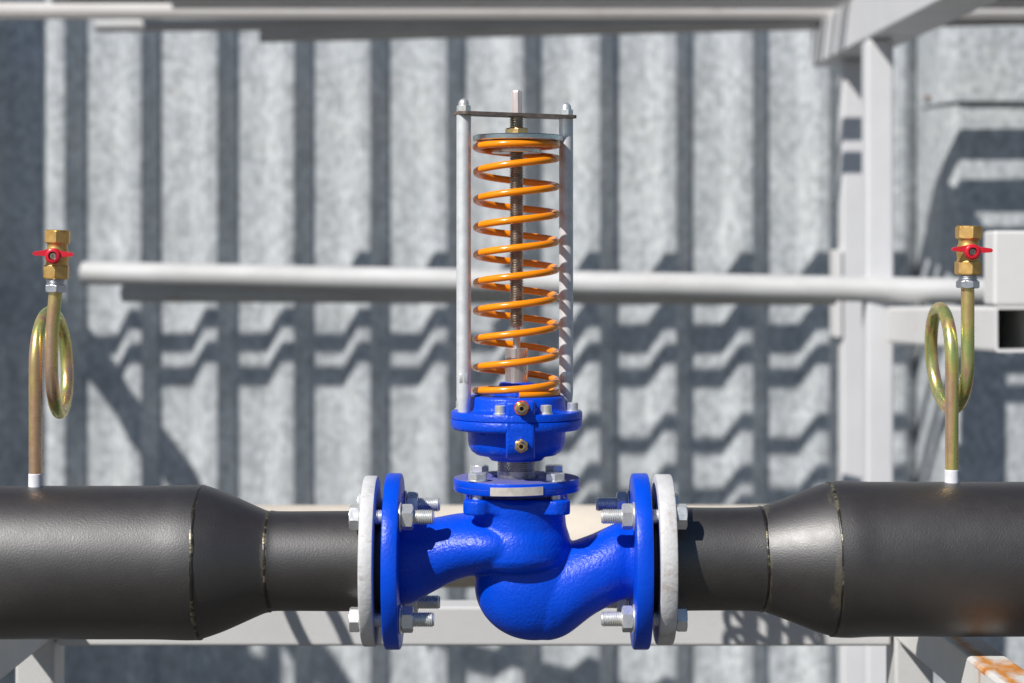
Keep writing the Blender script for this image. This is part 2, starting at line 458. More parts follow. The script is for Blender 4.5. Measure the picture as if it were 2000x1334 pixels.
upP = [wp(1800, 4.93), wp(1836, 4.78), wp(1871.5, 4.71), (1.70, -0.29)]
sheet('sheet', upP, 0.0, H - (197 - CY) * 4.71 / F, WTOP + 0.1, wall)
bm = bmesh.new()
for (px, py) in ((1812, 192),):
    lathe(bm, W(px, py, 4.865), (0, -1, 0), [(0, 0.009), (0.002, 0.009), (0.003, 0.006), (0.007, 0.005)], 12)
obj('screw', bm, M_plate, wall)

# ------------------------------------------------------------------ storage racks
def arm_top(D): return H + 0.537 - (4.5 - D) * 0.020
def make_rack(dx, label, aw, ah):
    rk = thing('storage_rack', (0.70 + dx, 3.9 - D0, 0), label, 'rack', 'tube storage racks in front of the wall')
    bm = bmesh.new()
    xa = 0.775 - aw/2 + dx
    bar(bm, (xa, 3.02 - D0, arm_top(3.02) - ah/2), (xa, 4.56 - D0, arm_top(4.56) - ah/2), aw, ah, 0.004)
    obj('upper_arm', bm, M_rack, rk)
    bm = bmesh.new()
    box(bm, 0.676 + dx, 0.728 + dx, 3.82 - D0, 3.88 - D0, 0.0, arm_top(3.82) - ah - 0.004, 0.005)
    obj('post', bm, M_rack, rk)
    if dx == 0:
      bm = bmesh.new()
      box(bm, 0.708 + dx, 0.768 + dx, 4.30 - D0, 4.36 - D0, 0.0, arm_top(4.3) - ah - 0.004, 0.005)
      obj('post', bm, M_rack, rk)
    bm = bmesh.new()
    a = W(1005 + 0.745 * F / 3.82, 634, 3.82); b = W(1005 + 0.745 * F / 2.95, 643, 2.95)
    a.x += dx; b.x += dx
    a.y = 3.80 - D0
    bar(bm, a, b, 0.068, 0.069, hollow=0.005)
    lo = obj('lower_arm', bm, M_rack_r, rk)
    bm = bmesh.new()
    d = (b - a).normalized(); t = b - d * 0.036
    bar(bm, t + Vector((0, 0, 0.036)), t + Vector((0, 0, 0.147)), 0.068, 0.066, 0.004, up=Vector((0, 1, 0)))
    obj('end_stop', bm, M_rack_r, rk)
    if dx: return rk
    bm = bmesh.new()
    box(bm, 0.693 + dx, 0.7075 + dx, 4.295 - D0, 4.38 - D0, H - 0.165, H + 0.024, 0.003)
    obj('gusset', bm, M_rack_r, rk)
    return rk
rackR = make_rack(0.0, 'white painted tube rack with rusty open arm on the right', 0.096, 0.094)
rackL = make_rack(-2.375, 'white tube rack out of view on the left, casting the diagonal shadow', 0.05, 0.072)
# tall stanchion beyond the left edge, known from its upright shadow on the wall
st = thing('stanchion', (-2.30, 3.9 - D0, 0), 'tall white stanchion beside the left rack', 'post')
bm = bmesh.new(); box(bm, -2.355, -2.245, 3.85 - D0, 3.95 - D0, 0.012, 4.0, 0.005); obj('shaft', bm, M_rack, st)
bm = bmesh.new(); box(bm, -2.42, -2.18, 3.78 - D0, 4.02 - D0, 0.0, 0.012, 0.002); obj('base_plate', bm, M_rack, st)
bs = thing('shadow_board_stack', (-1.84, 3.93 - D0, 0), 'unseen boards added beyond the left edge to shade the lower left wall', 'boards')  # unseen boards, added so their shadow darkens the lower left wall
for k in range(3):
    bm = bmesh.new()
    Mx = Matrix.Translation((-1.84 + 0.03*k, 3.93 - D0 - 0.024*k, 0)) @ Matrix.Rotation(R(-3), 4, 'X')
    box(bm, -0.21, 0.19, -0.011, 0.011, 0.002, H + 0.40 - 0.06*k, 0.001, Mx, seg=1)
    obj('shadow_board', bm, M_tan, bs)

# tubes on the upper arms: (D, bottom height over the arm, diameter, left x, right x, drop at the left end, square, label)
def lay_tube(name, D, dia, x0, x1, lift, sag, square, mat, label, D_left=None):
    zr = arm_top(D) + lift + dia/2 + 0.0005
    p0 = Vector((x0, (D_left or D) - D0, zr - sag)); p1 = Vector((x1, D - D0, zr))
    bm = bmesh.new()
    if square: bar(bm, p1, p0, dia, dia, hollow=0.003)
    else:
        m = 9
        tube(bm, [p0.lerp(p1, k/(m-1)) for k in range(m)], dia/2, 24, cap=False)
        tube(bm, [p0.lerp(p1, k/(m-1)) for k in range(m)], dia/2 - 0.003, 24, cap=False)
        bm.verts.ensure_lookup_table(); N = m*24
        for b0 in (0, (m-1)*24):
            for k in range(24):
                k2 = (k+1) % 24
                bm.faces.new((bm.verts[b0+k], bm.verts[b0+k2], bm.verts[N+b0+k2], bm.verts[N+b0+k]))
    return tag(obj(name, bm, mat), label, 'tube', 'steel tubes lying on the rack arms')
lay_tube('steel_tube', 4.434, 0.028, (508-CX)*4.434/F, 1.6, 0, 0.050, False, M_tube, 'grey tube sloping across the top, starting furthest right and lowest of the overhead tubes')
lay_tube('steel_tube', 4.520, 0.027, (188-CX)*4.520/F, 1.6, 0, 0.018, False, M_tube, 'brownish tube overhead whose left end starts above the second wall groove')
lay_tube('steel_tube', 4.397, 0.026, -1.70, 1.6, 0, 0.0, True, M_tube_w, 'pale square tube running the whole width along the top edge')
lay_tube('steel_tube', 4.330, 0.027, -1.68, 1.6, 0, 0.0, True, M_tube_w, 'pale square tube cut off by the top edge, above the other overhead tubes')
lay_tube('steel_tube', 4.195, 0.029, -0.72, 1.6, 0, 0.0, False, M_tube, 'thin tube overhead out of the top edge, third from the wall pile')
lay_tube('steel_tube', 4.092, 0.032, -0.95, 1.6, 0, 0.0, False, M_tube, 'tube overhead above the rack post, out of the top edge')
lay_tube('steel_tube', 4.036, 0.030, -0.90, 1.6, 0, 0.0, False, M_tube, 'tube overhead nearest the viewer, out of the top edge')
lay_tube('steel_tube', 4.387, 0.040, -0.62, 1.6, 0.0268, 0.0, False, M_tube, 'thick tube stacked on top of the pale square tubes overhead')
lay_tube('steel_tube', 4.477, 0.042, -0.86, 1.6, 0.0222, 0.0, False, M_tube, 'thick tube bedded between the two lowest overhead tubes')

# the two tubes at mid height, resting on the lower right arm
def mid_tube(pl, pr, Dl, Dr, dia, label, mat):
    p0 = W(*pl, Dl); p1 = W(*pr, Dr)
    bm = bmesh.new(); m = 13
    tube(bm, [p0.lerp(p1, k/(m-1)) for k in range(m)], dia/2, 40, cap=False)
    tube(bm, [p0.lerp(p1, k/(m-1)) for k in range(m)], dia/2 - 0.004, 40, cap=False)
    bm.verts.ensure_lookup_table(); N = m*40
    for b0 in (0, (m-1)*40):
        for k in range(40):
            k2 = (k+1) % 40
            bm.faces.new((bm.verts[b0+k], bm.verts[b0+k2], bm.verts[N+b0+k2], bm.verts[N+b0+k]))
    return tag(obj('steel_tube', bm, mat), label, 'tube', 'steel tubes at mid height behind the valve')
mid_tube((165, 533), (1965, 570.5), 4.24, 3.765, 0.0490, 'long pale tube at mid height behind the spring, the front one of two', M_tube)
mid_tube((242, 573), (1632, 577), 4.275, 3.905, 0.038, 'darker tube just behind and below the long pale tube at mid height', M_tube)

# ------------------------------------------------------------------ support frame under the pipe
fr = thing('support_frame', (0, 0.36, 0), 'white square tube frame carrying the dark pipeline', 'frame')
yb0, yb1 = 2.45 - D0, 2.50 - D0
zt, zb = H - 0.425, H - 0.474
bm = bmesh.new(); box(bm, -0.563, 0.464, yb0, yb1, zb, zt, 0.004, seg=3); obj('crossbeam', bm, M_frame, fr)
bm = bmesh.new(); box(bm, -0.612, -0.566, 1.35 - D0, 2.446 - D0, H - 0.463, H - 0.4115, 0.004); obj('side_beam', bm, M_frame, fr)
bm = bmesh.new(); bar(bm, (0.488, 2.446 - D0, H - 0.4395), (0.514, 1.35 - D0, H - 0.4395), 0.042, 0.050, 0.004); tag(obj('side_beam', bm, M_frame_r, fr), 'white side beam with orange rust along its top')
for (x0, x1) in ((-0.615, -0.567), (0.468, 0.516)):
    bm = bmesh.new(); box(bm, x0, x1, 2.45 - D0, 2.512 - D0, 0, H - 0.415, 0.004); obj('leg', bm, M_frame, fr)
    bm = bmesh.new(); box(bm, x0, x1, 1.36 - D0, 1.42 - D0, 0, H - 0.4655, 0.004); obj('leg', bm, M_frame, fr)

# beige pipe behind the frame, on two stands
DT = 2.92; zc = H - 0.418; rt = 0.060
tp = thing('beige_pipe', (0, DT - D0, zc - rt), 'thick beige pipe running level behind the blue valve', 'pipe')
bm = bmesh.new(); lathe(bm, (-1.35, DT - D0, zc), (1, 0, 0), [(0, rt - 0.004), (0, rt), (2.7, rt), (2.7, rt - 0.004)], 64); obj('barrel', bm, M_tan, tp)
for x in (-1.15, 1.15):
    bm = bmesh.new()
    box(bm, x - 0.03, x + 0.03, DT - D0 - 0.03, DT - D0 + 0.03, 0, zc - rt + 0.004, 0.003)
    obj('stand', bm, M_frame, tp)

# ------------------------------------------------------------------ pipe runs
def weld(px, r, py, parent, wd=8.0, seedv=0):
    rnd = random.Random(seedv); bm = bmesh.new(); n = 140; m = 8; rings = []
    ph = [rnd.random()*6.28 for _ in range(6)]
    for k in range(n):
        t = 2*PI*k/n
        wob = 1.8*math.sin(2*t+ph[0]) + 0.9*math.sin(5*t+ph[1]) + 0.25*math.sin(17*t+ph[2])
        ww = wd*(1 + 0.22*math.sin(5*t+ph[3]) + 0.15*math.sin(13*t+ph[4])); hh = 1.7*(1 + 0.10*math.sin(31*t+ph[5]))
        ring = []
        for j in range(m):
            a = PI*j/(m-1)
            d = -math.cos(a)*ww/2 + wob; rr = r + math.sin(a)*hh - 0.8
            ring.append(bm.verts.new((U(px + d), math.cos(t)*rr*S, V(py) + math.sin(t)*rr*S)))
        rings.append(ring)
    for k in range(n):
        A, B = rings[k], rings[(k+1) % n]
        for j in range(m-1): bm.faces.new((A[j], A[j+1], B[j+1], B[j]))
    return obj('weld_seam', bm, M_weld, parent, angle=80)
def smooth_prof(pts, n=40):
    """Catmull-Rom through (d, r) knots"""
    out = []
    for i in range(len(pts)-1):
        p0 = pts[max(i-1, 0)]; p1 = pts[i]; p2 = pts[i+1]; p3 = pts[min(i+2, len(pts)-1)]
        for k in range(n if i == len(pts)-2 else n):
            t = k/n
            f = lambda a, b, c, d: 0.5*((2*b) + (c-a)*t + (2*a-5*b+4*c-d)*t*t + (3*b-a-3*c+d)*t**3)
            out.append((f(p0[0], p1[0], p2[0], p3[0]), f(p0[1], p1[1], p2[1], p3[1])))
    out.append(pts[-1]); return out
def pipe_part(name, pts, py, parent, sampled=False):
    bm = bmesh.new(); P = [(U(d), r*S) for d, r in (pts if sampled else smooth_prof(pts, 14))]
    lathe(bm, (0, 0, V(py)), (1, 0, 0), P, 128); return obj(name, bm, M_pipe, parent, angle=60)
def flange(bm, x0, x1, py, r, bev=3.0, n=128):
    lathe(bm, (0, 0, V(py)), (1, 0, 0), [(U(a), b*S) for a, b in
        [(x0, 40), (x0, r-bev), (x0+bev*.3, r-bev*.35), (x0+bev, r), (x1-bev, r), (x1-bev*.3, r-bev*.35), (x1, r-bev), (x1, 40)]], n)
zpipe = V(1096)
pl = thing('pipe_run', (U(360), 0, V(1098) - 149*S), 'dark brown pipe on the left, narrowing towards the blue valve', 'pipe', 'dark pipes either side of the blue valve')
pipe_part('barrel', [(x, 148.3 + 2.0*math.exp(-((x-372)/42.0)**2)) for x in [-1600, -600, 0] + list(range(100, 394, 6)) + [394]], 1098, pl, True)
pipe_part('reducer', [(396, 149), (415, 143), (440, 134), (470, 121), (500, 107.5), (518, 100), (528, 97.5)], 1097, pl)
pipe_part('spool', [(529, 98), (545, 96.5), (600, 96.5), (660, 97), (712, 97)], 1095.5, pl)
weld(395, 149.5, 1098, pl, 8, 1); weld(528, 97.6, 1096.5, pl, 8, 2)
bm = bmesh.new(); flange(bm, 711, 738, 1095, 165, 4); tag(obj('flange', bm, M_wflange, pl), 'scuffed white flange')
pr = thing('pipe_run', (U(1760), 0, V(1092) - 150*S), 'dark brown pipe on the right, widening away from the blue valve', 'pipe', 'dark pipes either side of the blue valve')
pipe_part('spool', [(1311, 101), (1345, 100), (1400, 99.5), (1450, 100), (1487, 102)], 1091.5, pr)
pipe_part('reducer', [(1489, 102), (1505, 107), (1545, 122), (1580, 136), (1605, 144.5), (1622, 149)], 1091.5, pr)
pipe_part('barrel', [(x, 149.6 + 2.3*math.exp(-((x-1652)/30.0)**2)) for x in list(range(1624, 1900, 6)) + [2200, 3600]], 1091.5, pr, True)
weld(1488, 102.3, 1091.5, pr, 7, 3); weld(1623, 149.5, 1091.5, pr, 8, 4)
bm = bmesh.new(); flange(bm, 1279, 1312, 1092, 165, 4); tag(obj('flange', bm, M_wflange, pr), 'scuffed white flange')

# ------------------------------------------------------------------ the blue valve
AX = U(1009)                                       # vertical axis of the actuator
va = thing('control_valve', (AX, 0, V(1250)), 'blue cast control valve with tall orange spring between the two pipes', 'valve')
def slices(bm, L, n=48):
    rings = [[bm.verts.new((U(x), math.cos(2*PI*k/n)*rd*S, V(yc) + math.sin(2*PI*k/n)*rv*S)) for k in range(n)] for (x, yc, rv, rd) in L]
    for A, B in zip(rings, rings[1:]):
        for k in range(n): bm.faces.new((A[k], A[(k+1) % n], B[(k+1) % n], B[k]))
    bm.faces.new(rings[0][::-1]); bm.faces.new(rings[-1])
def interp(L, m=8):
    out = []
    for i in range(len(L)-1):
        p0 = L[max(i-1, 0)]; p1 = L[i]; p2 = L[i+1]; p3 = L[min(i+2, len(L)-1)]
        for k in range(m):
            t = k/m
            out.append(tuple(0.5*((2*b)+(c-a)*t+(2*a-5*b+4*c-d)*t*t+(3*b-a-3*c+d)*t**3) for a, b, c, d in zip(p0, p1, p2, p3)))
    out.append(L[-1]); return out
bm = bmesh.new()
slices(bm, interp([(780, 1096, 84, 84), (800, 1095.5, 83, 83), (822, 1091, 78, 81), (850, 1082, 71, 82), (900, 1066, 63, 92), (960, 1060, 58, 102), (1020, 1060, 54, 92), (1060, 1058, 50, 70)]))
lathe(bm, (U(1012), 0, V(985)), (0, 0, -1), [(d*S, r*S) for d, r in [(-12, 94), (20, 92), (42, 94), (62, 101), (82, 105), (98, 105), (111, 98), (120, 84), (127, 60), (130, 0)]], 64)
for v in bm.verts:
    t = min(1.0, max(0.0, (v.co.x - U(830)) / (U(960) - U(830)))); v.co.y *= 1 + 0.07*t*t*(3 - 2*t)
def ellipsoid(bm, px, py, rx, rz, ry):
    g = bmesh.ops.create_icosphere(bm, subdivisions=5, radius=1.0)
    for v in g['verts']: v.co = Vector((U(px) + v.co.x*rx*S, v.co.y*ry*S, V(py) + v.co.z*rz*S))
ellipsoid(bm, 1044, 1142, 117, 108, 80)
slices(bm, interp([(1020, 1160, 76, 58), (1060, 1158, 91, 74), (1085, 1156, 91, 78), (1112, 1147, 88, 80), (1155, 1123, 79, 79), (1182, 1109, 77.5, 78), (1205, 1098, 76, 76), (1222, 1096, 73, 73), (1245, 1096, 75, 75)]))
# square collar with four bolt lugs
lathe(bm, (U(1009), 0, V(995)), (0, 0, 1), [(-2*S, 93*S), (29*S, 93*S)], 64)
for sx in (-1, 1):
    for sy in (-1, 1):
        lathe(bm, (U(1009 + 75*sx), 75*sy*S, V(995)), (0, 0, 1), [(0, 28*S), (29*S, 28*S)], 24)
box(bm, U(1009-92), U(1009+92), -60*S, 60*S, V(994.5), V(966.5)); box(bm, U(1009-60), U(1009+60), -92*S, 92*S, V(994.5), V(966.5))
body = remeshed('body', bm, M_blue, va, 0.0016, 13)
for (x0, x1, s) in ((754, 785, 1), (1234, 1266, -1)):
    bm = bmesh.new(); flange(bm, x0, x1, 1095.5, 170.5, 4)
    obj('flange', bm, M_blue_flat, va)
for (x0, x1) in ((738, 754), (1266, 1279)):
    bm = bmesh.new()
    lathe(bm, (0, 0, V(1095)), (1, 0, 0), [(U(x0)-.0006, 60*S), (U(x0)-.0006, 112*S), (U((x0+x1)/2)-.001, 112*S), (U((x0+x1)/2)-.001, 118*S), (U((x0+x1)/2)+.002, 118*S), (U((x0+x1)/2)+.002, 112*S), (U(x1)+.0006, 112*S), (U(x1)+.0006, 60*S)], 64)
    obj('gasket', bm, M_black, va)
# flange bolts
def stud(xh, xf_head, xn0, xn1, xend, py, dep, side, tw):
    """side +1: head on the left"""
    root_bm = bmesh.new(); o = Vector((0, dep*S, V(py)))
    lathe(root_bm, o, (1, 0, 0), [(U(xh), 13*S)] + thread_prof(U(xh + side*4), U(xend - side*2.5), 14.4*S, 3.5*S, 1.9*S) + [(U(xend), 11.5*S)], 24)
    sh = obj('flange_bolt', root_bm, M_zinc, va, angle=20)
    bm = bmesh.new(); a, b = sorted((U(xh), U(xf_head))); hexprism(bm, o, (1, 0, 0), a, b, 25*S, tw); obj('head', bm, M_zinc, sh)
    bm = bmesh.new(); a, b = sorted((U(xn0), U(xn1))); hexprism(bm, o, (1, 0, 0), a, b, 25.5*S, tw + 0.5); obj('nut', bm, M_zinc, sh)
    bm = bmesh.new(); a, b = sorted((U(xn0) - side*0.0004, U(xn0 - side*4.5))); lathe(bm, o, (1, 0, 0), cyl_prof(a, b, 28*S, 0.0006), 32); obj('washer', bm, M_zinc, sh)
    return sh
for sz in (-1, 1):
    for sy in (-1, 1):
        tw = random.uniform(-0.25, 0.25)
        stud(691, 710.5, 790, 812, 852 + (4 if sy > 0 else 0), 1095 - 97.5*sz, 97.5*sy, 1, 0.12 + tw)
        tw = random.uniform(-0.25, 0.25)
        stud(1333, 1312.5, 1229.5, 1209.5, 1170 - (2 if sy > 0 else 0), 1094 - 97.5*sz, 97.5*sy, -1, 0.2 + tw)
# bonnet flange, its bolts and tag
bm = bmesh.new()
lathe(bm, (AX, 0, V(957.5)), (0, 0, 1), [(d*S, r*S) for d, r in [(0, 60), (0, 118), (1, 121.5), (4, 123), (11.6, 123), (12, 122.3), (12.5, 122.3), (13, 123), (22, 123), (25, 121.8), (26, 119), (26, 50), (23, 48), (23, 30)]], 128)
bf = obj('bonnet_flange', bm, M_blue_dusty, va, angle=30)
bm = bmesh.new()                                    # curved blank tag
pa = []
a0, a1 = math.asin((958-1009)/123/1.03), math.asin((1060-1009)/123/1.03)
for k in range(15):
    a = a0 + (a1-a0)*k/14
    for r in (122.6, 124.8):
        for z in ((938.5, 954.5) if True else 0):
            tl = (k/14-.5)*-2.0
            pa.append(bm.verts.new((AX + math.sin(a)*r*S, -math.cos(a)*r*S, V(z + tl))))
for k in range(14):
    A = pa[4*k:4*k+4]; B = pa[4*k+4:4*k+8]
    for i, j in ((2, 3), (0, 2), (3, 1), (1, 0)): bm.faces.new((A[i], A[j], B[j], B[i]))
bm.faces.new((pa[0], pa[2], pa[3], pa[1])); bm.faces.new((pa[-4], pa[-3], pa[-1], pa[-2]))
tag(obj('name_tag', bm, M_tagp, va), 'blank metal tag on the flange rim')
for sx in (-1, 1):
    for sy in (-1, 1):
        bm = bmesh.new(); o = Vector((U(1009 + 74.5*sx), 75*sy*S, V(931.5)))
        hexprism(bm, o, (0, 0, 1), 0.0012, 15.5*S, 19.5*S, 0.35 + random.uniform(-.5, .5))
        lathe(bm, o, (0, 0, 1), cyl_prof(0.00005, 0.0014, 19*S, .0003), 24)
        h = obj('bonnet_bolt', bm, M_zinc, va)
        bm = bmesh.new(); lathe(bm, o, (0, 0, 1), [(-33*S - 0.009, 10*S), (-25.5*S, 10*S)], 20); obj('shank', bm, M_zinc, h)
# steel neck
bm = bmesh.new()
lathe(bm, (AX, 0, V(940)), (0, 0, 1), [(0, 36*S), (0, 38*S), (22*S, 38*S), (23*S, 36.5*S)] + thread_prof(23.5*S, 46*S, 37.5*S, 4.0*S, 1.6*S), 64)
obj('neck', bm, M_neck, va, angle=20)
# diaphragm housing (lower and upper half) with the front boss
def housing():
    bm = bmesh.new()
    lathe(bm, (AX, 0, 0), (0, 0, 1), [(V(p), r*S) for p, r in [(898, 30), (898, 50), (893, 54), (890, 60), (887, 78), (880, 88), (870, 93.5), (860, 95), (845, 95.5), (839, 99), (837.5, 108), (837, 124), (834, 127.5), (830, 128.5), (818, 128.5), (816.5, 127), (816.4, 60)]], 160)
    lo = bm
    bm = bmesh.new()
    lathe(bm, (AX, 0, 0), (0, 0, 1), [(V(p), r*S) for p, r in [(816.3, 60), (816.2, 126.5), (815, 128.5), (806, 128.5), (802, 126.5), (801, 122), (800.5, 103), (798, 97.5), (793, 95.5), (778, 94.5), (774, 93), (772, 89), (771.5, 40)]], 160)
    return lo, bm
lo, up = housing()
obj('housing_base', lo, M_blue, va, angle=50); obj('housing_cover', up, M_blue, va, angle=50)
def boss(p0, p1, name):
    bm = bmesh.new(); x0, x1 = U(988.5), U(1043.5)
    box(bm, x0, x1, -126.5*S, -60*S, V(p1), V(p0), 7*S, seg=4)
    return obj(name, bm, M_blue, va, angle=60)
boss(775, 816.1, 'boss')
bm = bmesh.new(); x0, x1 = U(988.5), U(1043.5)
lathe(bm, (0, 0, 0), (0, 0, 1), [(0, 0.0001), (0.00001, 0.0001)], 4); bm.clear()
P = [(-128.0, 817.2), (-128.0, 850), (-125, 866), (-119, 876), (-108, 884), (-96, 889), (-60, 891), (-60, 817.2)]
L_ = [bm.verts.new((x0, d*S, V(p))) for d, p in P]; R_ = [bm.verts.new((x1, d*S, V(p))) for d, p in P]
bm.faces.new(L_); bm.faces.new(R_[::-1])
for k in range(len(P)): bm.faces.new((L_[k], L_[(k+1) % len(P)], R_[(k+1) % len(P)], R_[k]))
bmesh.ops.bevel(bm, geom=[e for e in bm.edges if abs(e.verts[0].co.x - e.verts[1].co.x) < 1e-6], offset=6*S, segments=4, profile=0.5, affect='EDGES')
obj('boss', bm, M_blue, va, angle=60)
# brass nipples
for (px, py, seal) in ((1018.5, 787.5, True), (1017.5, 858.5, False)):
    bm = bmesh.new(); o = Vector((U(px), -126*S, V(py)))
    hexprism(bm, o, (0, -1, 0), 0.001, 0.0065, 13.6*S, 0.1 if seal else 0.45)
    lathe(bm, o, (0, -1, 0), [(0.006, 9.5*S), (0.009, 9.2*S), (0.012, 7.2*S), (0.0125, 6.4*S), (0.0125, 4.1*S), (0.006, 3.9*S)], 32, capa=False)
    nz = obj('nipple', bm, M_brass, va)
    bm = bmesh.new(); lathe(bm, o, (0, -1, 0), [(0.0, 4.4*S), (0.0068, 4.4*S)], 24); obj('bore', bm, M_black, nz)  # black plug paints the darkness inside the nipple hole
    if seal:
        bm = bmesh.new(); lathe(bm, o, (0, -1, 0), [(-0.001, 14.2*S), (0.002, 14.2*S)], 24); obj('seal_ring', bm, M_seal, nz)
# cap screws on the housing rim
for ang in (-14, -60, -106, 166, 120, 74):
    a = R(ang); o = Vector((AX + 112*S*math.cos(a), 112*S*math.sin(a), V(801)))
    bm = bmesh.new()
    lathe(bm, o, (0, 0, 1), [(-0.0005, 13.5*S), (1.8*S, 13.5*S), (2*S, 10.6*S), (15.5*S, 10.6*S), (16.8*S, 9.4*S), (16.8*S, 6*S), (11*S, 5.6*S), (11*S, 0)], 28)
    obj('cap_screw', bm, M_zinc, va)
# stepped gland and sleeve, stem, screw
bm = bmesh.new()
lathe(bm, (AX, 0, 0), (0, 0, 1), [(V(p), r*S) for p, r in [(772.5, 70), (771, 58), (768, 47), (757, 45), (755, 43), (754, 36), (748, 33), (746.5, 31), (746.5, 10)]], 64)
obj('gland', bm, M_blue, va, angle=40)
bm = bmesh.new(); lathe(bm, (AX, 0, 0), (0, 0, 1), [(V(747), 10*S), (V(747), 22.6*S), (V(681), 22.6*S), (V(680), 21.8*S), (V(680), 5*S)], 48); obj('sleeve', bm, M_turned, va)
bm = bmesh.new(); lathe(bm, (AX, 0, 0), (0, 0, 1), [(V(681), 7.2*S), (V(660), 7.2*S), (V(659), 7.6*S), (V(634), 7.6*S)], 32); obj('stem', bm, M_turned, va)
bm = bmesh.new()
lathe(bm, (AX, 0, 0), (0, 0, 1), [(V(638), 10.5*S)] + thread_prof(V(636), V(227.5), 13.6*S, 4.7*S, 1.9*S) + [(V(227.3), 9.5*S), (V(215), 9.5*S)], 40)
obj('threaded_spindle', bm, M_thread, va, angle=18)
bm = bmesh.new()
lathe(bm, (AX, 0, 0), (0, 0, 1), [(V(222.0), 11.1*S), (V(182), 11.1*S), (V(177.5), 9.8*S), (V(176.6), 9.2*S), (V(176.6), 0)], 8, phase=0.2)
obj('spindle_end', bm, M_bright, va, angle=25)
bm = bmesh.new(); hexprism(bm, (AX, 0, V(265)), (0, 0, 1), 0, 14.5*S, 24*S, 0.12); obj('adjusting_nut', bm, M_brass, va)
bm = bmesh.new(); XD = U(1011)
lathe(bm, (XD, 0, V(275.5)), (0, 0, 1), [(0, 20*S), (0, 86*S), (1.2*S, 87.5*S), (9*S, 87.5*S), (10.5*S, 86*S), (10.5*S, 12*S)], 96)
sp = obj('spring_plate', bm, M_disc, va)
bm = bmesh.new(); lathe(bm, (AX, 0, V(299)), (0, 0, 1), [(0, 14*S), (0, 48*S), (1.2*S, 49*S), (9*S, 49*S), (10*S, 48*S), (10*S, 30*S), (24*S, 30*S)], 64); obj('centring_disc', bm, M_disc, sp)
# spring
keys = [(-0.45, 283), (0.0, 283.2), (0.25, 284), (0.5, 287.5), (0.75, 296), (1, 309), (2, 364), (3, 417.5), (4, 471), (5, 525), (6, 579.5), (7, 635), (8, 691), (9, 745), (9.25, 756), (9.5, 763), (9.75, 765.5), (10, 766), (10.24, 766.3)]
def zkey(t):
    for (a, za), (b, zb_) in zip(keys, keys[1:]):
        if t <= b: return za + (zb_-za)*(t-a)/(b-a)
    return keys[-1][1]
def zsm(t): return sum(zkey(min(max(t+d, -0.45), 10.24)) for d in (-.1, -.05, 0, .05, .1)) / 5
pts = []; n = 760
for k in range(n+1):
    t = -0.45 + 10.69*k/n; a = -2*PI*t
    rr = 78.2 + 1.6*max(0, (t-6)/4) + (0.8 if t < .5 else 0)
    pts.append(Vector((U(1008.5) + rr*S*math.cos(a), rr*S*math.sin(a), V(zsm(t)))))
bm = bmesh.new(); tube(bm, pts, 7.0*S, 16)
obj('spring', bm, M_orange, va, angle=60)
# yoke rods, top plate, acorn nuts
RODS = ((-102, -50), (98, 52))
for (x, y) in RODS:
    o = (AX + x*S, y*S, 0)
    bm = bmesh.new()
    lathe(bm, o, (0, 0, 1), [(V(p), r*S) for p, r in [(801, 8), (801, 11), (792, 11.3), (778, 13.4), (770, 14), (760, 14), (240, 14), (229, 14), (228.3, 13)]], 36)
    rod = obj('yoke_rod', bm, M_rod, va, angle=30)
    bm = bmesh.new()
    box(bm, o[0] - 8*S, o[0] + 8*S, o[1] - 13.9*S, o[1] - 12.0*S, V(744), V(727), 0.0004); obj('wrench_flat', bm, M_zinc, rod)
    bm = bmesh.new(); oo = Vector((o[0], o[1], V(222)))
    hexprism(bm, oo, (0, 0, 1), 0.0, 12*S, 14.0*S, 0.3)
    lathe(bm, oo, (0, 0, 1), [(10*S, 10.4*S), (17*S, 10.2*S), (21*S, 8.6*S), (24*S, 5.6*S), (25.5*S, 2.6*S), (26*S, 0)], 32)
    obj('acorn_nut', bm, M_zinc, va)
bm = bmesh.new()
ld = Vector((200, 102, 0)).normalized(); sd = Vector((ld.y, -ld.x, 0))
hl, hw, cr = 126, 27, 12
prof = []
for (sx, sy) in ((1, 1), (-1, 1), (-1, -1), (1, -1)):
    a0 = math.atan2(sy, sx)
    for k in range(-3, 4):
        a = a0 + k*PI/12
        prof.append((sx*(hl-cr) + cr*math.cos(a), sy*(hw-cr) + cr*math.sin(a)))
ctr = Vector((AX - 2*S, 1*S, 0)); T_, B_ = [], []
for (l, w) in prof:
    p = ctr + (ld*l + sd*w)*S
    B_.append(bm.verts.new((p.x, p.y, V(228.2)))); T_.append(bm.verts.new((p.x, p.y, V(222.2))))
bm.faces.new(T_); bm.faces.new(B_[::-1])
for k in range(len(prof)): bm.faces.new((B_[k], B_[(k+1) % len(prof)], T_[(k+1) % len(prof)], T_[k]))
obj('yoke_plate', bm, M_plate, va, angle=25)

